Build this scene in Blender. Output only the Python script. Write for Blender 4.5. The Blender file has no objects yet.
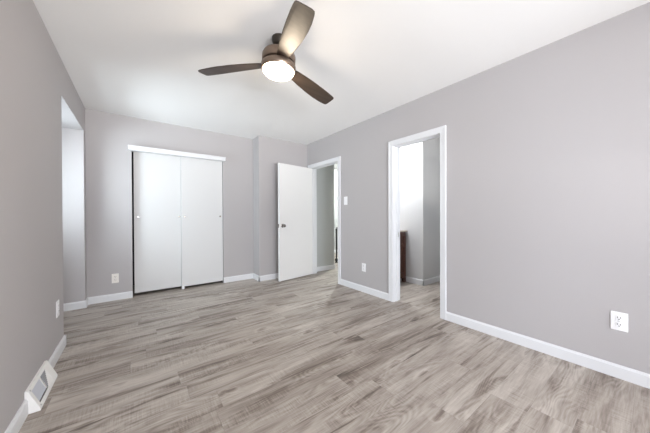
import bpy, bmesh, math, random
from mathutils import Vector, Matrix

S = bpy.context.scene
C = S.collection

# ------------------------------------------------------------------ camera
F_PX, YAW, PITCH, ROLL, CAM_H = 250.88, -0.64324, -0.006079, -0.003986, 1.1058
cam_d = bpy.data.cameras.new('camera')
cam = bpy.data.objects.new('camera', cam_d); C.objects.link(cam)
cam_d.sensor_width = 36; cam_d.lens = F_PX / 650 * 36; cam_d.clip_start = 0.02
cy_, sy_ = math.cos(YAW), math.sin(YAW)
rt = Vector((cy_, sy_, 0)); fw0 = Vector((-sy_, cy_, 0)); zz = Vector((0, 0, 1))
fw = fw0 * math.cos(PITCH) + zz * math.sin(PITCH)
up = -fw0 * math.sin(PITCH) + zz * math.cos(PITCH)
r2 = rt * math.cos(ROLL) + up * math.sin(ROLL)
u2 = -rt * math.sin(ROLL) + up * math.cos(ROLL)
M = Matrix((r2, u2, -fw)).transposed().to_4x4(); M.translation = (0, 0, CAM_H)
cam.matrix_world = M
S.camera = cam

# ------------------------------------------------------------------ world, lights, exposure
S.view_settings.view_transform = 'Standard'; S.view_settings.look = 'None'
S.view_settings.gamma = 1; S.view_settings.use_curve_mapping = False
S.view_settings.exposure = 0.17
S.cycles.use_denoising = True
S.cycles.max_bounces = 10; S.cycles.diffuse_bounces = 8
S.cycles.sample_clamp_indirect = 8
W = bpy.data.worlds.new('sky'); S.world = W; W.use_nodes = True
W.node_tree.nodes['Background'].inputs[0].default_value = (0.78, 0.88, 1, 1)
W.node_tree.nodes['Background'].inputs[1].default_value = 1.6

def area(name, loc, target, sx, sy, power, col):
    l = bpy.data.lights.new(name, 'AREA'); l.shape = 'RECTANGLE'; l.size = sx; l.size_y = sy
    l.energy = power; l.color = col
    o = bpy.data.objects.new(name, l); C.objects.link(o); o.location = loc
    o.rotation_euler = (Vector(target) - Vector(loc)).to_track_quat('-Z', 'Y').to_euler()
    return o
# alcove window daylight, plus added fill behind the camera and in the bathroom
area('rear_fill_right', (1.75, -2.39, 1.08), (0.4, -0.6, 1.1), 1.2, 1.0, 46, (1, 0.925, 0.85))  # added fill from behind the camera, warm on the left wall
area('rear_fill_left', (0.25, -2.39, 1.08), (2.6, -0.8, 0.55), 1.2, 1.0, 155, (0.84, 0.90, 1))  # added cool fill from behind the camera, aimed at the right wall
area('ceiling_fill', (1.0, -7.5, -0.5), (1.0, 2.0, 2.44), 6, 1.2, 740, (1, 0.98, 0.95))  # added upward fill that brightens the ceiling
area('daylight_alcove', (-1.29, 3.595, 1.5), (0, 3.65, 1.7), 0.8, 1.05, 50, (0.82, 0.94, 1))
area('bathroom_fill', (3.45, 0.45, 1.5), (3.55, 3, 1.2), 0.9, 1.1, 5, (0.95, 0.98, 1))  # added fill for the bathroom, outside its invented window

# ------------------------------------------------------------------ materials
def mat(name, col, rough=0.5, metal=0.0, emit=None, estr=0, spec=0.5):
    m = bpy.data.materials.new(name); m.use_nodes = True
    b = m.node_tree.nodes['Principled BSDF']
    b.inputs['Base Color'].default_value = (*col, 1); b.inputs['Roughness'].default_value = rough
    b.inputs['Metallic'].default_value = metal; b.inputs['Specular IOR Level'].default_value = spec
    if emit:
        b.inputs['Emission Color'].default_value = (*emit, 1); b.inputs['Emission Strength'].default_value = estr
    return m

def paint(name, col, rough, scale, bump, vary=0.02):
    m = mat(name, col, rough, spec=0.3); nt = m.node_tree; N = nt.nodes; L = nt.links
    b = N['Principled BSDF']
    g = N.new('ShaderNodeNewGeometry')
    n = N.new('ShaderNodeTexNoise'); n.inputs['Scale'].default_value = scale; n.inputs['Detail'].default_value = 4
    L.new(g.outputs['Position'], n.inputs['Vector'])
    bp = N.new('ShaderNodeBump'); bp.inputs['Strength'].default_value = bump; bp.inputs['Distance'].default_value = 0.002
    L.new(n.outputs['Fac'], bp.inputs['Height']); L.new(bp.outputs['Normal'], b.inputs['Normal'])
    n2 = N.new('ShaderNodeTexNoise'); n2.inputs['Scale'].default_value = 1.3
    L.new(g.outputs['Position'], n2.inputs['Vector'])
    mr = N.new('ShaderNodeMapRange'); mr.inputs['To Min'].default_value = 1 - vary; mr.inputs['To Max'].default_value = 1 + vary
    L.new(n2.outputs['Fac'], mr.inputs['Value'])
    mx = N.new('ShaderNodeVectorMath'); mx.operation = 'SCALE'; mx.inputs[0].default_value = col
    L.new(mr.outputs['Result'], mx.inputs['Scale']); L.new(mx.outputs['Vector'], b.inputs['Base Color'])
    return m

M_WALL = paint('wall_paint', (0.450, 0.431, 0.434), 0.75, 260, 0.25)
M_BATHWALL = paint('bathroom_paint', (0.58, 0.58, 0.58), 0.7, 260, 0.2)
M_HALLWALL = paint('hall_paint', (0.44, 0.45, 0.44), 0.7, 260, 0.2)
M_CEIL = paint('ceiling_paint', (0.84, 0.84, 0.835), 0.9, 120, 0.3, 0.01)
M_TRIM = paint('trim_gloss_paint', (0.72, 0.727, 0.745), 0.35, 60, 0.03, 0.005)
M_DOOR = paint('door_paint', (0.78, 0.78, 0.775), 0.45, 60, 0.03, 0.01)
M_CLOSET = paint('closet_door_laminate', (0.66, 0.66, 0.66), 0.42, 60, 0.03, 0.005)
M_CLOSETSHADE = mat('closet_shade_colour', (0.035, 0.032, 0.03), 0.9)  # near-black stands in for the shade inside the closet
M_PLATE = mat('plate_white_plastic', (0.86, 0.86, 0.87), 0.35)
M_ALMOND = mat('plate_almond_plastic', (0.84, 0.81, 0.76), 0.35)
M_SLOT = mat('slot_dark', (0.03, 0.03, 0.03), 0.6)
M_NICKEL = mat('brushed_nickel', (0.30, 0.285, 0.265), 0.25, 1)
M_STEEL = mat('steel', (0.6, 0.6, 0.6), 0.35, 1)
M_REG = mat('register_enamel', (0.85, 0.845, 0.83), 0.4)
M_REGIN = mat('register_damper', (0.62, 0.64, 0.70), 0.45, 0.1)
M_REGMESH = mat('register_mesh_grey', (0.34, 0.34, 0.35), 0.5, 0.2)
M_FANBODY = mat('fan_bronze_nickel', (0.24, 0.18, 0.14), 0.34, 0.85)
M_FANDARK = mat('fan_dark_bronze', (0.07, 0.06, 0.05), 0.4, 0.8)
M_GLASS = mat('fan_opal_glass', (1, 0.95, 0.88), 0.3, emit=(1, 0.84, 0.62), estr=13)
M_COUNTER = mat('vanity_countertop', (0.42, 0.36, 0.31), 0.3)
M_IRON = mat('black_iron', (0.02, 0.02, 0.02), 0.4, 0.5)
M_BATHFILL = mat('bathroom_fill_glass', (1, 1, 1), 0.3, emit=(0.93, 0.97, 1), estr=165)  # glow of the added bathroom lamp

def pane_mat():
    m = bpy.data.materials.new('window_glass'); m.use_nodes = True
    nt = m.node_tree; N = nt.nodes; L = nt.links
    for n in list(N): N.remove(n)
    o = N.new('ShaderNodeOutputMaterial'); t = N.new('ShaderNodeBsdfTransparent'); g = N.new('ShaderNodeBsdfGlossy')
    g.inputs['Roughness'].default_value = 0.02
    f = N.new('ShaderNodeFresnel'); f.inputs[0].default_value = 1.45; x = N.new('ShaderNodeMixShader')
    L.new(f.outputs[0], x.inputs[0]); L.new(t.outputs[0], x.inputs[1]); L.new(g.outputs[0], x.inputs[2]); L.new(x.outputs[0], o.inputs[0])
    return m
M_PANE = pane_mat()

def wood(name, dark, light, rough, axis='Z', sc=14):
    m = mat(name, light, rough); nt = m.node_tree; N = nt.nodes; L = nt.links; b = N['Principled BSDF']
    tc = N.new('ShaderNodeTexCoord'); mp = N.new('ShaderNodeMapping')
    s = [sc, sc, sc]; s['XYZ'.index(axis)] = sc * 0.06; mp.inputs['Scale'].default_value = s
    L.new(tc.outputs['Object'], mp.inputs['Vector'])
    n = N.new('ShaderNodeTexNoise'); n.inputs['Scale'].default_value = 3; n.inputs['Detail'].default_value = 7; n.inputs['Distortion'].default_value = 0.6
    L.new(mp.outputs[0], n.inputs['Vector'])
    r = N.new('ShaderNodeValToRGB'); r.color_ramp.elements[0].color = (*dark, 1); r.color_ramp.elements[1].color = (*light, 1)
    r.color_ramp.elements[0].position = 0.3; r.color_ramp.elements[1].position = 0.7
    L.new(n.outputs['Fac'], r.inputs[0]); L.new(r.outputs[0], b.inputs['Base Color'])
    return m
M_VANITY = wood('vanity_dark_wood', (0.05, 0.018, 0.012), (0.12, 0.05, 0.034), 0.4)
M_BLADE = wood('blade_brown', (0.036, 0.024, 0.016), (0.060, 0.040, 0.028), 0.42, 'X', 10)
M_BLADE.node_tree.nodes['Principled BSDF'].inputs['Specular IOR Level'].default_value = 0.6

def floor_mat():
    m = bpy.data.materials.new('grey_oak_planks'); m.use_nodes = True
    nt = m.node_tree; N = nt.nodes; L = nt.links; b = N['Principled BSDF']
    def math_(op, a, bb=None, c=None):
        n = N.new('ShaderNodeMath'); n.operation = op
        for i, v in enumerate((a, bb, c)):
            if v is None: continue
            if isinstance(v, (int, float)): n.inputs[i].default_value = v
            else: L.new(v, n.inputs[i])
        return n.outputs[0]
    def comb(x, y, z):
        n = N.new('ShaderNodeCombineXYZ')
        for i, v in enumerate((x, y, z)):
            if isinstance(v, (int, float)): n.inputs[i].default_value = v
            else: L.new(v, n.inputs[i])
        return n.outputs[0]
    g = N.new('ShaderNodeNewGeometry'); sp = N.new('ShaderNodeSeparateXYZ'); L.new(g.outputs['Position'], sp.inputs[0])
    x, y = sp.outputs[0], sp.outputs[1]
    PW, PL = 0.178, 1.22
    ys = math_('DIVIDE', math_('ADD', y, 10.06), PW); row = math_('FLOOR', ys); fy = math_('FRACT', ys)
    wn = N.new('ShaderNodeTexWhiteNoise'); wn.noise_dimensions = '1D'; L.new(row, wn.inputs['W'])
    xs = math_('ADD', math_('DIVIDE', math_('ADD', x, 20), PL), math_('MULTIPLY', wn.outputs['Value'], 7.0))
    col = math_('FLOOR', xs); fx = math_('FRACT', xs)
    w2 = N.new('ShaderNodeTexWhiteNoise'); w2.noise_dimensions = '2D'; L.new(comb(row, col, 0), w2.inputs['Vector'])
    pid = w2.outputs['Value']
    sc = N.new('ShaderNodeSeparateColor'); L.new(w2.outputs['Color'], sc.inputs[0]); pid2 = sc.outputs[1]
    ox = math_('MULTIPLY', pid, 41.0); oz = math_('MULTIPLY', pid2, 57.0)
    def noise(sx, sy, det, dist, rough=0.55, scale=1):
        n = N.new('ShaderNodeTexNoise'); n.inputs['Scale'].default_value = scale; n.inputs['Detail'].default_value = det
        n.inputs['Distortion'].default_value = dist; n.inputs['Roughness'].default_value = rough
        L.new(comb(math_('ADD', math_('MULTIPLY', x, sx), ox), math_('MULTIPLY', y, sy), oz), n.inputs['Vector'])
        return n.outputs['Fac']
    def smooth(v_, lo, hi):
        n = N.new('ShaderNodeMapRange'); n.interpolation_type = 'SMOOTHSTEP'
        n.inputs['From Min'].default_value = lo; n.inputs['From Max'].default_value = hi
        L.new(v_, n.inputs['Value']); return n.outputs[0]
    broad = noise(1.1, 9.0, 3, 0.8, 0.5)
    patch = noise(1.25, 12.0, 4, 0.8, 0.55, 1.13)
    mid = noise(3.0, 34, 5, 1.0, 0.62)
    fine = noise(7, 120, 5, 0.4, 0.65)
    saw = noise(150, 9, 3, 0.2, 0.6)
    sawmask = smooth(noise(2.5, 8, 2, 0.2), 0.42, 0.62)
    # cathedral figure: level lines of a slow field stretched along the plank
    field = noise(1.15, 5.6, 2, 0.25, 0.35)
    rings = math_('MULTIPLY', math_('ABSOLUTE', math_('SUBTRACT', math_('FRACT', math_('MULTIPLY', field, 22.0)), 0.5)), 2.0)
    ringmask = smooth(noise(0.9, 4.0, 1, 0.1), 0.50, 0.66)
    # knots: small dark eyes with a pale rim, stretched along the grain
    vo = N.new('ShaderNodeTexVoronoi'); vo.inputs['Scale'].default_value = 1.0
    warp = math_('MULTIPLY', math_('SUBTRACT', noise(9, 22, 3, 0.3), 0.5), 0.55)
    L.new(comb(math_('ADD', math_('ADD', math_('MULTIPLY', x, 2.3), ox), warp), math_('ADD', math_('MULTIPLY', y, 6.5), warp), oz), vo.inputs['Vector'])
    dk = vo.outputs['Distance']
    knot = math_('SUBTRACT', 1.0, smooth(dk, 0.03, 0.20))
    rim = math_('MULTIPLY', smooth(dk, 0.12, 0.20), math_('SUBTRACT', 1.0, smooth(dk, 0.20, 0.30)))
    dark = math_('MULTIPLY', smooth(patch, 0.52, 0.70), math_('ADD', 0.45, math_('MULTIPLY', pid2, 0.75)))
    v = math_('MULTIPLY', math_('SUBTRACT', broad, 0.5), 1.0)
    v = math_('SUBTRACT', v, math_('MULTIPLY', dark, 0.36))
    v = math_('ADD', v, math_('MULTIPLY', math_('SUBTRACT', mid, 0.5), 0.55))
    v = math_('ADD', v, math_('MULTIPLY', math_('SUBTRACT', fine, 0.5), 0.52))
    v = math_('ADD', v, math_('MULTIPLY', math_('MULTIPLY', math_('SUBTRACT', saw, 0.5), sawmask), 0.60))
    v = math_('ADD', v, math_('MULTIPLY', math_('MULTIPLY', math_('SUBTRACT', rings, 0.5), ringmask), 0.20))
    v = math_('SUBTRACT', v, math_('MULTIPLY', knot, 0.19))
    v = math_('ADD', v, math_('MULTIPLY', rim, 0.13))
    v = math_('ADD', v, math_('MULTIPLY', math_('SUBTRACT', pid, 0.5), 0.17))
    v = math_('ADD', v, 0.66)
    r = N.new('ShaderNodeValToRGB'); e = r.color_ramp.elements
    e[0].position = 0.10; e[0].color = (0.090, 0.073, 0.060, 1)
    e[1].position = 0.95; e[1].color = (0.51, 0.463, 0.415, 1)
    k = e.new(0.38); k.color = (0.195, 0.157, 0.130, 1)
    k = e.new(0.62); k.color = (0.345, 0.300, 0.262, 1)
    L.new(v, r.inputs[0])
    # seams
    ey = math_('MINIMUM', fy, math_('SUBTRACT', 1.0, fy)); ex = math_('MINIMUM', fx, math_('SUBTRACT', 1.0, fx))
    s1 = math_('LESS_THAN', math_('MULTIPLY', ey, PW), 0.0011); s2 = math_('LESS_THAN', math_('MULTIPLY', ex, PL), 0.0013)
    seam = math_('MAXIMUM', s1, s2)
    mx = N.new('ShaderNodeMix'); mx.data_type = 'RGBA'; mx.inputs[7].default_value = (0.10, 0.085, 0.075, 1)
    L.new(math_('MULTIPLY', seam, 0.25), mx.inputs[0]); L.new(r.outputs[0], mx.inputs[6])
    L.new(mx.outputs[2], b.inputs['Base Color'])
    rr = N.new('ShaderNodeMapRange'); rr.inputs['To Min'].default_value = 0.48; rr.inputs['To Max'].default_value = 0.36
    L.new(v, rr.inputs['Value']); L.new(rr.outputs[0], b.inputs['Roughness'])
    b.inputs['Specular IOR Level'].default_value = 0.5
    bp = N.new('ShaderNodeBump'); bp.inputs['Strength'].default_value = 0.25; bp.inputs['Distance'].default_value = 0.0015
    L.new(math_('SUBTRACT', math_('ADD', fine, mid), seam), bp.inputs['Height']); L.new(bp.outputs[0], b.inputs['Normal'])
    return m
M_FLOOR = floor_mat()

# ------------------------------------------------------------------ mesh helpers
class MB:
    def __init__(s): s.bm = bmesh.new()
    def box(s, x0, x1, y0, y1, z0, z1, bev=0):
        r = bmesh.ops.create_cube(s.bm, size=1)
        for v in r['verts']:
            v.co = Vector(((x0 + x1) / 2 + v.co.x * (x1 - x0), (y0 + y1) / 2 + v.co.y * (y1 - y0), (z0 + z1) / 2 + v.co.z * (z1 - z0)))
        if bev:
            ed = {e for v in r['verts'] for e in v.link_edges}
            bmesh.ops.bevel(s.bm, geom=list(ed), offset=bev, segments=2, affect='EDGES', profile=0.5)
        return s
    def prism(s, prof, a, b, fn):
        """profile (p,q) extruded from a to b; fn(p,q,t) -> point"""
        lo = [s.bm.verts.new(fn(p, q, a)) for p, q in prof]; hi = [s.bm.verts.new(fn(p, q, b)) for p, q in prof]
        n = len(prof)
        s.bm.faces.new(lo); s.bm.faces.new(list(reversed(hi)))
        for i in range(n): s.bm.faces.new((lo[i], hi[i], hi[(i + 1) % n], lo[(i + 1) % n]))
        return s
    def lathe(s, prof, o=(0, 0, 0), axis='Z', n=40):
        """prof list of (radius, height); closed at both ends"""
        rings = []
        def P(r, h, a):
            c, d = r * math.cos(a), r * math.sin(a)
            return Vector({'Z': (c, d, h), 'Y': (c, h, d), 'X': (h, c, d)}[axis]) + Vector(o)
        for r, h in prof:
            if r < 1e-6: rings.append([s.bm.verts.new(P(0, h, 0))])
            else: rings.append([s.bm.verts.new(P(r, h, 2 * math.pi * k / n)) for k in range(n)])
        for A, B in zip(rings, rings[1:]):
            for k in range(n):
                k2 = (k + 1) % n
                if len(A) == 1 and len(B) == 1: continue
                if len(A) == 1: s.bm.faces.new((A[0], B[k], B[k2]))
                elif len(B) == 1: s.bm.faces.new((A[k], B[0], A[k2]))
                else: s.bm.faces.new((A[k], B[k], B[k2], A[k2]))
        for R_ in (rings[0], rings[-1]):
            if len(R_) > 1: s.bm.faces.new(R_)
        return s
    def build(s, name, m, parent=None, smooth=False):
        bmesh.ops.recalc_face_normals(s.bm, faces=s.bm.faces)
        me = bpy.data.meshes.new(name); s.bm.to_mesh(me); s.bm.free()
        me.materials.append(m)
        if smooth:
            for p in me.polygons: p.use_smooth = True
            me.set_sharp_from_angle(angle=math.radians(40))
        o = bpy.data.objects.new(name, me); C.objects.link(o)
        if parent: o.parent = parent
        return o

def struct(o, label=None, cat=None):
    o['kind'] = 'structure'
    if label: o['label'] = label
    if cat: o['category'] = cat
    return o
def tag(o, label, cat, group=None):
    o['label'] = label; o['category'] = cat
    if group: o['group'] = group
    return o
def empty(name, loc, rz=0):
    o = bpy.data.objects.new(name, None); C.objects.link(o); o.location = loc; o.rotation_euler = (0, 0, rz)
    o.empty_display_size = 0.1
    return o

# ------------------------------------------------------------------ dimensions
H = 2.44
XR, XL = 2.595, -0.506           # right and left wall faces
YB, YB2, XJ = 4.281, 4.016, 1.635  # back wall, its stepped-forward part, the step
YF = -2.2                        # wall behind the camera
T = 0.12
BY0, BY1 = 1.401, 2.022          # bathroom doorway (clear)
EY0, EY1 = 3.10, 3.905           # entry doorway
DH = 1.975
AY0, AY1, AZ, AX = 3.045, 4.150, 2.131, -1.16   # alcove
CX0, CX1, CZ = -0.053, 1.130, 2.02              # closet opening

# ------------------------------------------------------------------ shell
struct(MB().box(-1.6, 6.1, -2.45, 6.0, -0.1, 0).build('floor', M_FLOOR), 'grey-brown oak-look plank floor running through room, hallway and bathroom', 'floor')
struct(MB().box(-1.6, 6.1, -2.45, 6.0, H, H + 0.1).build('ceiling', M_CEIL), 'flat white ceiling', 'ceiling')
w = MB()
w.box(XR, XR + T, YF - T, BY0, 0, H).box(XR, XR + T, BY0, BY1, DH, H).box(XR, XR + T, BY1, EY0, 0, H)
w.box(XR, XR + T, EY0, EY1, DH, H).box(XR, XR + T, EY1, YB + T, 0, H)
struct(w.build('wall_right', M_WALL), 'long light grey wall with two doorways on the right', 'wall')
w = MB()
w.box(XL - T, XL, YF - T, AY0, 0, H).box(XL - T, XL, AY0, AY1, AZ, H).box(XL - T, XL, AY1, YB + T, 0, H)
struct(w.build('wall_left', M_WALL), 'grey wall on the left, opening into a window alcove', 'wall')
w = MB()
w.box(XL, CX0, YB, YB + T, 0, H).box(CX0, CX1, YB, YB + T, CZ, H).box(CX1, XJ, YB, YB + T, 0, H)
struct(w.build('wall_back', M_WALL), 'grey wall holding the closet at the far end', 'wall')
struct(MB().box(XJ, XR, YB2, YB + T, 0, H).build('wall_back_bump', M_WALL), 'boxed-out grey wall section behind the open white door', 'wall')
# closet interior
w = MB()
w.box(CX0 - T, CX0, YB + T, YB + 0.75, 0, H).box(CX1, CX1 + T, YB + T, YB + 0.75, 0, H).box(CX0 - T, CX1 + T, YB + 0.75, YB + 0.85, 0, H)
struct(w.build('wall_closet', M_CLOSETSHADE), 'closet interior behind the sliding doors, coloured dark for its shade', 'wall')
# alcove
w = MB()
w.box(AX - T, XL - T, AY1, AY1 + T, 0, AZ + 0.1).box(AX - T, XL - T, AY0 - T, AY0, 0, AZ + 0.1)
wz0, wz1, wy0, wy1 = 0.95, 2.02, 3.17, 4.02
w.box(AX - T, AX, AY0, wy0, 0, AZ).box(AX - T, AX, wy1, AY1, 0, AZ).box(AX - T, AX, wy0, wy1, 0, wz0).box(AX - T, AX, wy0, wy1, wz1, AZ)
w.box(AX - T, XL - T, AY0, AY1, AZ, AZ + 0.1)
struct(w.build('wall_alcove', M_WALL), 'pale daylit walls of the recess beside the closet wall', 'wall')

def window(name, label, plane, c0, c1, z0, z1, out, horiz):
    """horiz 'x': window in a wall of constant y; 'y': wall of constant x. out = +-1 outward direction"""
    e = MB(); d = T
    def bx(mb, a0, a1, q0, q1, zz0, zz1, bev=0.003):
        lo, hi = sorted((plane + out * q0, plane + out * q1))
        if horiz == 'x': mb.box(a0, a1, lo, hi, zz0, zz1, bev)
        else: mb.box(lo, hi, a0, a1, zz0, zz1, bev)
    f = 0.045
    for a0, a1, b0, b1 in ((c0, c0 + f, z0, z1), (c1 - f, c1, z0, z1), (c0 + f, c1 - f, z0, z0 + f), (c0 + f, c1 - f, z1 - f, z1)):
        bx(e, a0, a1, 0.03, 0.10, b0, b1)
    root = struct(e.build(name, M_TRIM), label, 'window')
    zm = (z0 + z1) / 2
    s = MB(); bx(s, c0 + f, c1 - f, 0.045, 0.085, zm - 0.02, zm + 0.02); s.build('meeting_rail', M_TRIM, root)
    s = MB(); bx(s, c0 - 0.03, c1 + 0.03, -0.03, 0.03, z0 - 0.022, z0); s.build('window_sill', M_TRIM, root)
    for q0, q1 in ((z0 + f, zm - 0.02), (zm + 0.02, z1 - f)):
        s = MB(); bx(s, c0 + f, c1 - f, 0.062, 0.066, q0, q1, 0); s.build('pane', M_PANE, root)
window('window_1', 'white sash window in the alcove', AX, wy0, wy1, wz0, wz1, -1, 'y')
# wall behind the camera; two added windows, set low to shape the light
w = MB(); xs = [(-0.4, 0.9), (1.1, 2.4)]
fz0, fz1 = 0.50, 1.62
w.box(XL, xs[0][0], YF - T, YF, 0, H).box(xs[0][1], xs[1][0], YF - T, YF, 0, H).box(xs[1][1], XR, YF - T, YF, 0, H)
for a, b in xs: w.box(a, b, YF - T, YF, 0, fz0).box(a, b, YF - T, YF, fz1, H)
struct(w.build('wall_front', M_WALL), 'grey wall with two added low windows', 'wall')
window('added_window_2', 'added low white sash window in the wall facing the closet, left one', YF, *xs[0], fz0, fz1, -1, 'x')
window('added_window_3', 'added low white sash window in the wall facing the closet, right one', YF, *xs[1], fz0, fz1, -1, 'x')

# bathroom and hall walls beyond the right wall
XO = XR + T
BX = 3.558; BYC = 2.205
w = MB()
w.box(BX, BX + 0.9, BYC, 3.0, 0, H)                       # block: faces -X and -Y
w.box(4.45, 4.57, 0.6, BYC, 0, H).box(XO, 3.0, 0.48, 0.6, 0, H).box(3.9, 4.57, 0.48, 0.6, 0, H).box(3.0, 3.9, 0.48, 0.6, 0, 0.95).box(3.0, 3.9, 0.48, 0.6, 2.05, H)
struct(w.build('wall_bathroom', M_BATHWALL), 'light grey bathroom walls seen through the narrow doorway', 'wall')
window('added_window_5', 'white sash window added to light the bathroom', 0.6, 3.0, 3.9, 0.95, 2.05, -1, 'x')  # window added as a light source for the bathroom
struct(MB().box(XO, 3.558, 2.96, 3.04, 0, H).build('wall_partition', M_BATHWALL), 'partition between bathroom and hallway', 'wall')
w = MB()
w.box(XR, 3.25, YB2 + 0.004, YB2 + 0.12, 0, H)
w.box(3.13, 3.25, YB2 + 0.12, 5.8, 0, H)
w.box(3.25, 6.0, 5.7, 5.8, 0, H).box(5.9, 6.0, 2.96, 5.7, 0, H).box(4.458, 6.0, 2.9, 3.0, 0, H)
struct(w.build('wall_hall', M_HALLWALL), 'grey hallway wall seen through the doorway behind the open door', 'wall')

# ------------------------------------------------------------------ trim
BBH, BBT = 0.088, 0.014
PROF = [(0, 0), (BBT, 0), (BBT, BBH - 0.014), (BBT * 0.62, BBH - 0.006), (BBT * 0.45, BBH), (0, BBH)]
def bb_y(mb, xface, side, y0, y1):   # runs along Y on a wall face at x; side = direction the board sticks out
    mb.prism(PROF, y0, y1, lambda p, q, t: (xface + side * p, t, q))
def bb_x(mb, yface, side, x0, x1):
    mb.prism(PROF, x0, x1, lambda p, q, t: (t, yface + side * p, q))
CW, CT = 0.062, 0.016  # casing width, thickness
b = MB(); bb_y(b, XR, -1, YF, BY0 - CW); bb_y(b, XR, -1, BY1 + CW, EY0 - CW); bb_y(b, XR, -1, EY1 + CW, YB2)
struct(b.build('baseboard_right', M_TRIM), 'white baseboard along the right wall', 'baseboard')
RY0, RY1 = 2.11, 2.490   # floor register
b = MB(); bb_y(b, XL, 1, YF, RY0 + 0.004); bb_y(b, XL, 1, RY1 - 0.004, AY0 + BBT); bb_x(b, AY0, 1, XL - T, XL + BBT)
bb_y(b, XL, 1, AY1 - BBT, YB - BBT)
struct(b.build('baseboard_left', M_TRIM), 'white baseboard along the left wall', 'baseboard')
b = MB(); bb_x(b, YB, -1, XL, CX0); bb_x(b, YB, -1, CX1, XJ); bb_y(b, XJ, -1, YB2 - BBT, YB); bb_x(b, YB2, -1, XJ - BBT, XR)
struct(b.build('baseboard_back', M_TRIM), 'white baseboard along the closet wall and its step', 'baseboard')
b = MB(); bb_x(b, AY1, -1, AX, XL); bb_y(b, AX, 1, AY0, AY1); bb_x(b, AY0, 1, AX, XL - T)
struct(b.build('baseboard_alcove', M_TRIM), 'white baseboard in the alcove', 'baseboard')
b = MB(); bb_x(b, YF, 1, XL, XR)
struct(b.build('baseboard_front', M_TRIM), 'white baseboard under the added windows', 'baseboard')
b = MB(); bb_y(b, BX, -1, BYC - BBT, 2.96); bb_x(b, BYC, -1, BX - BBT, 4.45); bb_y(b, 4.45, -1, 0.6, BYC); bb_y(b, XO, 1, 0.6, BY0 - CW); bb_y(b, XO, 1, BY1 + CW, 2.96)
struct(b.build('baseboard_bathroom', M_TRIM), 'white baseboard turning the corner in the bathroom', 'baseboard')
b = MB(); bb_x(b, YB2 + 0.004, -1, XO, 3.25 + BBT); bb_y(b, 3.25, 1, YB2, 5.7); bb_x(b, 5.7, -1, 3.25, 5.9); bb_x(b, 3.04, 1, XO, 3.558)
struct(b.build('baseboard_hall', M_TRIM), 'white baseboard in the hallway', 'baseboard')

def doorway(name, label, y0, y1):
    m = MB()
    for xf, sd in ((XR, -1), (XO, 1)):
        def cx(p0, p1): return sorted((xf + sd * p0, xf + sd * p1))
        a, c = cx(0, CT)
        m.box(a, c, y0 - CW, y0 + 0.002, 0, DH + CW, 0.003); m.box(a, c, y1 - 0.002, y1 + CW, 0, DH + CW, 0.003)
        m.box(a, c, y0, y1, DH - 0.002, DH + CW, 0.003)
        a, c = cx(CT - 0.002, CT + 0.004)   # raised outer bead of the moulding
        m.box(a, c, y0 - CW, y0 - CW + 0.02, 0, DH + CW, 0.002); m.box(a, c, y1 + CW - 0.02, y1 + CW, 0, DH + CW, 0.002)
        m.box(a, c, y0 - CW + 0.02, y1 + CW - 0.02, DH + CW - 0.02, DH + CW, 0.002)
    j = 0.018
    m.box(XR, XO, y0 - 0.002, y0 + 0.004, 0, DH); m.box(XR, XO, y1 - 0.004, y1 + 0.002, 0, DH); m.box(XR, XO, y0, y1, DH - 0.006, DH + 0.002)
    # door stops
    m.box(XR + 0.045, XR + 0.075, y0 + 0.003, y0 + 0.014, 0, DH - 0.004, 0.002); m.box(XR + 0.045, XR + 0.075, y1 - 0.014, y1 - 0.003, 0, DH - 0.004, 0.002)
    m.box(XR + 0.045, XR + 0.075, y0, y1, DH - 0.016, DH - 0.005, 0.002)
    return struct(m.build(name, M_TRIM), label, 'door frame')
t1 = doorway('trim_1', 'white casing of the narrow bathroom doorway', BY0, BY1)
MB().box(XR + 0.078, XR + 0.108, BY1 - 0.0065, BY1 - 0.0035, 0.82, 0.88, 0.001).build('strike_plate', M_STEEL, t1)['label'] = 'metal strike plate'
t2 = doorway('trim_2', 'white casing of the doorway beside the open door', EY0, EY1)

# closet header board
hb = MB().box(-0.087, 1.152, YB - 0.075, YB, 1.982, 2.042, 0.003)
hb.box(-0.090, 1.155, YB - 0.080, YB, 2.030, 2.044, 0.002)
struct(hb.build('trim_3', M_TRIM), 'white header board across the top of the closet', 'trim')
# closet jamb lining and track
m = MB().box(CX0, CX1, YB + 0.012, YB + 0.105, CZ - 0.03, CZ)
struct(m.build('trim_4', M_STEEL), 'metal closet door track behind the header board', 'trim')

# ------------------------------------------------------------------ doors
# entry door, swung open into the room
hx, hy = 2.602, 3.862
ang = math.atan2(3.746 - hy, 1.870 - hx)
dw = math.hypot(3.746 - hy, 1.870 - hx)
door = empty('door_1', (hx, hy, 0), ang)      # local +x runs from hinge to free edge; local -y faces away from camera
struct(door, 'flat white door standing open against the stepped wall', 'door')
MB().box(0, dw, -0.035, 0, 0.012, DH - 0.008, 0.002).build('door_leaf', M_DOOR, door)
kx, kz = dw - 0.068, 0.93
for sd, nm in ((1, 'near'), (-1, 'far')):
    y0 = 0 if sd > 0 else -0.035
    pr = [(0.0, 0), (0.032, 0), (0.032, 0.003), (0.028, 0.007), (0.012, 0.010), (0.011, 0.028), (0.020, 0.034), (0.027, 0.045), (0.027, 0.054), (0.020, 0.062), (0.0, 0.065)]
    k = MB().lathe([(r, sd * h) for r, h in pr], (kx, y0, kz), 'Y', 28).build('door_knob', M_NICKEL, door, True)
MB().box(dw - 0.001, dw + 0.002, -0.030, -0.006, kz - 0.03, kz + 0.03, 0.0008).build('latch_plate', M_NICKEL, door)
for z in (0.22, 0.98, 1.74):
    MB().box(-0.002, 0.0, -0.034, -0.002, z - 0.045, z + 0.045).lathe([(0.006, z - 0.047), (0.006, z + 0.047)], (-0.004, -0.040, 0), 'Z', 12).build('hinge', M_TRIM, door)

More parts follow.
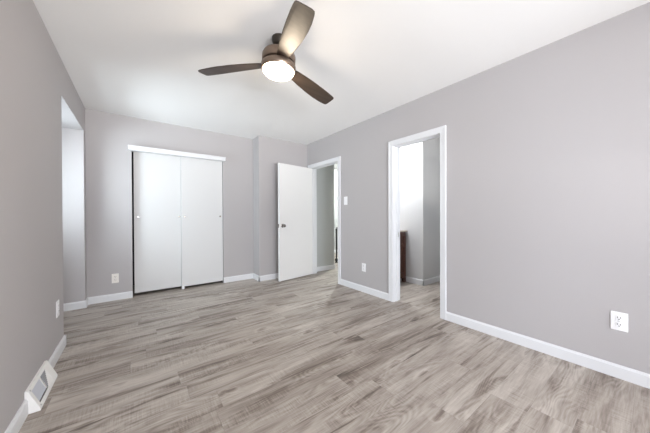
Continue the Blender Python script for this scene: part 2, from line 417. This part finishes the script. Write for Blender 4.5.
# closet sliding doors
def slider(name, label, x0, x1, yf, z0, z1, pulls):
    e = MB().box(x0, x1, yf, yf + 0.03, z0, z1, 0.002)
    o = struct(e.build(name, M_CLOSET), label, 'closet door')
    for px in pulls:
        MB().lathe([(0, 0.0), (0.0115, 0.0), (0.0125, -0.002), (0.0105, -0.0032), (0.0095, -0.0008), (0, -0.0006)], (px, yf, 1.09), 'Y', 24).build('finger_pull', M_NICKEL, o, True)
slider('door_2', 'left flat white sliding closet door, the rear one', CX0 + 0.020, 0.585, YB + 0.058, 0.036, 1.992, (0.015, 0.51))
slider('door_3', 'right flat white sliding closet door, the front one', 0.531, CX1 - 0.006, YB + 0.016, 0.036, 2.015, (0.575, 1.085))
g = MB().box(0.536, 0.566, YB + 0.006, YB + 0.090, 0, 0.006, 0.001).box(0.536, 0.566, YB + 0.006, YB + 0.012, 0, 0.045, 0.002).box(0.536, 0.566, YB + 0.049, YB + 0.055, 0, 0.045, 0.001)
tag(g.build('door_guide', M_PLATE), 'small white floor guide under the meeting closet doors', 'door guide')

# ------------------------------------------------------------------ ceiling fan
FX, FY = 0.870, 1.724
fan = empty('ceiling_fan', (FX, FY, H))
tag(fan, 'three-blade bronze ceiling fan with a glowing round light', 'ceiling fan')
FT = Matrix.Translation((0, 0, -0.04)) @ Matrix.Rotation(math.radians(2.5), 4, Vector((0.217, 0.976, 0))) @ Matrix.Translation((0, 0, 0.04))  # it hangs a little out of plumb
def fz(z): return z - H
def fanpart(mb, name, m):
    o = mb.build(name, m, fan, True); o.data.transform(FT); return o
MB().lathe([(0, 0), (0.056, 0), (0.057, -0.010), (0.055, -0.028), (0.044, -0.048), (0.024, -0.060), (0, -0.062)], n=40).build('canopy', M_FANDARK, fan, True)
fanpart(MB().lathe([(0.0135, -0.05), (0.0135, fz(2.33))], n=20), 'downrod', M_FANDARK)
fanpart(MB().lathe([(0, fz(2.340)), (0.028, fz(2.340)), (0.032, fz(2.328)), (0.090, fz(2.324)), (0.117, fz(2.315)), (0.124, fz(2.300)), (0.124, fz(2.256)), (0.120, fz(2.251)), (0, fz(2.251))], n=56), 'motor_housing', M_FANBODY)
fanpart(MB().lathe([(0, fz(2.252)), (0.098, fz(2.252)), (0.098, fz(2.236)), (0.126, fz(2.233)), (0.130, fz(2.224)), (0.128, fz(2.198)), (0.122, fz(2.188)), (0.116, fz(2.190)), (0, fz(2.192))], n=56), 'light_ring', M_FANBODY)
fanpart(MB().lathe([(0, fz(2.191)), (0.117, fz(2.191)), (0.116, fz(2.184)), (0.104, fz(2.170)), (0.078, fz(2.160)), (0.040, fz(2.154)), (0, fz(2.153))], n=56), 'light_glass', M_GLASS)
fl = bpy.data.lights.new('fan_bulb', 'POINT'); fl.energy = 6.5; fl.specular_factor = 0.3; fl.color = (1, 0.84, 0.64); fl.shadow_soft_size = 0.07
flo = bpy.data.objects.new('fan_bulb', fl); C.objects.link(flo); flo.parent = fan; flo.location = (0.003, 0, fz(2.06))

def blade_mesh():
    bm = bmesh.new(); th = 0.006
    # stations: radius, leading offset, trailing offset
    st = [(0.075, 0.030, -0.034), (0.12, 0.040, -0.040), (0.18, 0.052, -0.047), (0.26, 0.064, -0.053), (0.36, 0.074, -0.058), (0.46, 0.078, -0.060), (0.54, 0.074, -0.060), (0.59, 0.067, -0.058), (0.615, 0.062, -0.056)]
    tip = [(0.628, 0.056), (0.634, 0.040), (0.632, 0.000), (0.628, -0.035), (0.624, -0.050)]
    out = [(r, a) for r, a, b in st] + tip + [(r, b) for r, a, b in reversed(st)]
    pitch = math.radians(-13)
    def P(r, o, z): 
        r *= 0.992; return (r, o * math.cos(pitch) - z * math.sin(pitch), o * math.sin(pitch) + z * math.cos(pitch) - 0.04 * (r / 0.64) ** 1.5)
    top = [bm.verts.new(P(r, o, th / 2)) for r, o in out]; bot = [bm.verts.new(P(r, o, -th / 2)) for r, o in out]
    n = len(out)
    bm.faces.new(top); bm.faces.new(list(reversed(bot)))
    for i in range(n): bm.faces.new((top[i], top[(i + 1) % n], bot[(i + 1) % n], bot[i]))
    bmesh.ops.recalc_face_normals(bm, faces=bm.faces)
    return bm
BLADE_Z = fz(2.2435)
for k, a in enumerate((134.9, 13.8, -103.7)):
    mb = MB(); mb.bm.free(); mb.bm = blade_mesh()
    o = mb.build('blade', M_BLADE, fan); o.data.transform(FT @ Matrix.Translation((0, 0, BLADE_Z)) @ Matrix.Rotation(math.radians(a), 4, 'Z'))

# ------------------------------------------------------------------ wall plates; local frame: x across, z up, +y out of the wall
def outlet(name, loc, rz, label, m, duplex=True, w_=0.078, h_=0.124, group=None):
    r = empty(name, loc, rz); tag(r, label, 'electrical outlet' if duplex else 'wall plate', group)
    MB().box(-w_ / 2, w_ / 2, 0, 0.006, -h_ / 2, h_ / 2, 0.0025).build('cover_plate', m, r)
    if duplex:
        for s in (1, -1):
            zc = s * 0.0225
            f = MB().lathe([(0, 0.004), (0.0165, 0.004), (0.0165, 0.0085), (0.0155, 0.009), (0, 0.009)], (0, 0, zc), 'Y', 24).build('receptacle', m, r)
            MB().box(-0.0085, -0.0058, 0.0085, 0.0096, zc - 0.001, zc + 0.009).box(0.0058, 0.0085, 0.0085, 0.0096, zc - 0.001, zc + 0.009) \
                .lathe([(0, 0.0085), (0.003, 0.0085), (0.003, 0.0096), (0, 0.0096)], (0, 0, zc - 0.008), 'Y', 12).build('slots', M_SLOT, f)
        MB().lathe([(0, 0.005), (0.0035, 0.005), (0.003, 0.0072), (0, 0.0074)], (0, 0, 0), 'Y', 12).build('screw', M_STEEL, r)
    return r
RX = math.radians
outlet('wall_outlet', (XR, 0.162, 0.382), RX(90), 'white duplex outlet on the long bare stretch of right wall, nearest the camera', M_PLATE)
b = outlet('wall_outlet', (XR, 2.537, 0.353), RX(90), 'white outlet low on the wall between the two doorways', M_PLATE, w_=0.075, h_=0.118)
outlet('wall_outlet', (-0.233, YB, 0.287), RX(180), 'almond outlet on the far wall left of the closet', M_ALMOND, w_=0.072, h_=0.122)
outlet('wall_outlet', (XL, 2.835, 0.378), RX(-90), 'white outlet seen edge-on on the left wall above the baseboard end', M_PLATE)
sw = outlet('light_switch', (XR, 2.922, 1.325), RX(90), 'white light switch beside the hallway doorway', M_PLATE, False, 0.078, 0.128)
sw['category'] = 'light switch'
MB().box(-0.006, 0.006, 0.004, 0.008, -0.013, 0.013, 0.001).box(-0.004, 0.004, 0.006, 0.016, -0.001, 0.008, 0.001).build('toggle', M_PLATE, sw)

# ------------------------------------------------------------------ baseboard register
reg = empty('floor_register', (XL, RY0, 0)); tag(reg, 'white sloped metal heating register against the left wall on the floor', 'floor register')
LN = RY1 - RY0
SP = [(0, 0), (0.060, 0), (0.060, 0.014), (0.012, 0.128), (0, 0.128)]      # side profile (out, up)
for y0, y1 in ((0, 0.010), (LN - 0.010, LN)):
    MB().prism(SP, y0, y1, lambda p, q, t: (p, t, q)).build('end_panel', M_REG, reg)
def face(p0, p1, y0, y1, th=0.004, off=0.0):
    """slab on the sloped face: p0,p1 in 0..1 from the bottom lip to the top"""
    a = Vector((0.060, 0.014)); c = Vector((0.012, 0.128)); n = Vector((c.y - a.y, -(c.x - a.x))).normalized()
    P0 = a.lerp(c, p0); P1 = a.lerp(c, p1)
    pr = [P0 + n * (off - th), P0 + n * off, P1 + n * off, P1 + n * (off - th)]
    return [(v.x, v.y) for v in pr]
m = MB()
pm = lambda p, q, t: (p, t, q)
m.prism(face(0.84, 1.0, 0, 0), 0.010, LN - 0.010, pm); m.prism(face(0.0, 0.13, 0, 0), 0.010, LN - 0.010, pm)
m.prism(face(0.13, 0.84, 0, 0), 0.010, 0.030, pm); m.prism(face(0.13, 0.84, 0, 0), LN - 0.085, LN - 0.010, pm)
m.box(0.056, 0.060, 0.010, LN - 0.010, 0, 0.014); m.box(0, 0.012, 0.010, LN - 0.010, 0.124, 0.128)
m.build('face_frame', M_REG, reg)
m = MB(); m.prism(face(0.13, 0.84, 0, 0, 0.003, -0.012), 0.030, LN - 0.17, pm).build('damper', M_REGIN, reg)
# triangular open-work of fins beside the damper
m = MB()
y0, y1 = LN - 0.175, LN - 0.085
nb = 9
for k in range(nb):
    t = (k + 0.5) / nb; yy = y0 + (y1 - y0) * t
    m.prism(face(0.84 - 0.71 * (1 - 0.9 * t), 0.84, 0, 0, 0.005, -0.002), yy - 0.0025, yy + 0.0025, pm)
for q in (0.3, 0.48, 0.66): m.prism(face(q - 0.02, q + 0.02, 0, 0, 0.004, -0.003), y0, y0 + (y1 - y0) * (q - 0.06) / 0.80, pm)
m.build('grille_fins', M_REGMESH, reg)
m = MB(); m.prism(face(0.13, 0.84, 0, 0, 0.003, -0.010), y0 - 0.006, LN - 0.085, pm).build('grille_backing', M_REG, reg)
# solid web above the triangle
a = [(0.84, y1 - 0.002), (0.13, y0), (0.13, y1)]
m = MB(); A_ = Vector((0.060, 0.014)); C_ = Vector((0.012, 0.128)); nn = Vector((C_.y - A_.y, -(C_.x - A_.x))).normalized()
lo, hi = [], []
for p, yy in a:
    q = A_.lerp(C_, p); h_ = q - nn * 0.001; l_ = q - nn * 0.004
    hi.append(m.bm.verts.new((h_.x, yy, h_.y))); lo.append(m.bm.verts.new((l_.x, yy, l_.y)))
m.bm.faces.new(hi); m.bm.faces.new(lo[::-1])
for i in range(3): m.bm.faces.new((hi[i], hi[(i + 1) % 3], lo[(i + 1) % 3], lo[i]))
m.build('face_web', M_REG, reg)
MB().box(0.002, 0.006, 0.01, LN - 0.01, 0.004, 0.122).build('back_plate', M_REGMESH, reg)
for p, yy in ((0.92, 0.020), (0.07, 0.020)):
    q = A_.lerp(C_, p) + nn * 0.001
    MB().lathe([(0, -0.003), (0.0045, -0.003), (0.0045, 0.003), (0, 0.003)], (q.x, yy, q.y), 'X', 12).build('screw', M_STEEL, reg)

# ------------------------------------------------------------------ bathroom vanity
VX0, VX1, VY0, VY1, VZ = 3.06, 3.530, 2.50, 2.95, 0.825
van = empty('bathroom_vanity', ((VX0 + VX1) / 2, (VY0 + VY1) / 2, 0)); tag(van, 'dark brown wooden vanity cabinet seen through the bathroom doorway', 'vanity cabinet')
def vp(mb, name, m_, par=van, smooth=False):
    o = mb.build(name, m_, par, smooth)
    if par is van: 
        for v in o.data.vertices: v.co -= Vector(van.location)
    return o
m = MB(); pt = 0.018
m.box(VX0, VX1, VY0 + 0.012, VY1, 0.10, VZ)
for a0, a1 in ((VX0, VX0 + 0.05), (VX1 - 0.05, VX1)): m.box(a0, a1, VY0, VY0 + 0.014, 0.0, VZ, 0.002)     # side stiles
for z0, z1 in ((0.075, 0.16), (VZ - 0.07, VZ), (0.58, 0.63)): m.box(VX0 + 0.05, VX1 - 0.05, VY0, VY0 + 0.014, z0, z1, 0.002)
vp(m, 'cabinet_body', M_VANITY)
for a0 in (VX0, VX1 - 0.05):
    for b0 in (VY0, VY1 - 0.05):
        vp(MB().prism([(0, 0), (0.034, 0), (0.05, 0.055), (0.05, 0.11), (0, 0.11)], b0 + 0.001, b0 + 0.05, lambda p, q, t, a0=a0: ((a0 + p) if a0 == VX0 else (a0 + 0.05 - p), t, q)), 'foot', M_VANITY)
dm = vp(MB().box(VX0 - 0.018, VX0, VY0 + 0.02, VY1 - 0.02, 0.14, 0.60, 0.003), 'cabinet_door', M_VANITY)
kk = MB().lathe([(0, 0), (0.006, 0), (0.006, -0.012), (0.013, -0.02), (0.010, -0.028), (0, -0.03)], (VX0 - 0.018 - van.location.x, VY0 + 0.06 - van.location.y, 0.50), 'X', 16).build('knob', M_NICKEL, dm, True)
dr = vp(MB().box(VX0 - 0.018, VX0, VY0 + 0.02, VY1 - 0.02, 0.63, 0.76, 0.003), 'drawer', M_VANITY)
vp(MB().box(VX0 - 0.03, VX1 + 0.015, VY0 - 0.02, VY1 + 0.005, VZ, VZ + 0.022, 0.004), 'countertop', M_COUNTER)

# added round ceiling lamps, out of view, to brighten bathroom and hallway
def fill_lamp(x, y, label, m):
    lamp = empty('added_ceiling_light', (x, y, H)); tag(lamp, label, 'added light')
    MB().lathe([(0, 0), (0.15, 0), (0.15, -0.02), (0.14, -0.03), (0, -0.03)], n=40).build('fill_lamp_base', M_TRIM, lamp, True)
    MB().lathe([(0, -0.029), (0.135, -0.029), (0.13, -0.05), (0.10, -0.075), (0.05, -0.09), (0, -0.094)], n=40).build('fill_lamp_glass', m, lamp, True)
fill_lamp(2.95, 2.66, 'round white ceiling lamp added out of view to light the bathroom', M_BATHFILL)
fill_lamp(4.55, 4.75, 'round white ceiling lamp added out of view to light the hallway end', mat('hall_fill_glass', (1, 1, 1), 0.3, emit=(0.95, 1, 0.98), estr=380))

# ------------------------------------------------------------------ black iron stair rail at the hall's end
ral = empty('stair_railing', (3.70, 4.50, 0)); tag(ral, 'thin black iron railing at the end of the hallway', 'railing')
MB().lathe([(0, 0), (0.040, 0), (0.040, 0.01), (0.018, 0.02), (0.034, 0.045), (0.040, 0.065), (0.030, 0.09), (0.014, 0.105), (0.013, 0.76), (0.020, 0.765), (0.020, 0.785), (0, 0.79)], n=20).build('newel_post', M_IRON, ral, True)
dv = Vector((0.65, 0.76)).normalized()
def rl(t, z): return Vector((dv.x * t, dv.y * t, z))
for k in range(1, 9):
    p = rl(0.115 * k, 0)
    MB().lathe([(0.006, 0.0), (0.006, 0.76)], (p.x, p.y, 0), n=8).build('baluster', M_IRON, ral)
m = MB(); q = rl(0.95, 0); n_ = Vector((-dv.y, dv.x)) * 0.017
m.prism([(-1, 0.755), (1, 0.755), (1, 0.78), (-1, 0.78)], 0, 0.95, lambda a, z, t: (dv.x * t + n_.x * a, dv.y * t + n_.y * a, z)).build('handrail', M_IRON, ral)
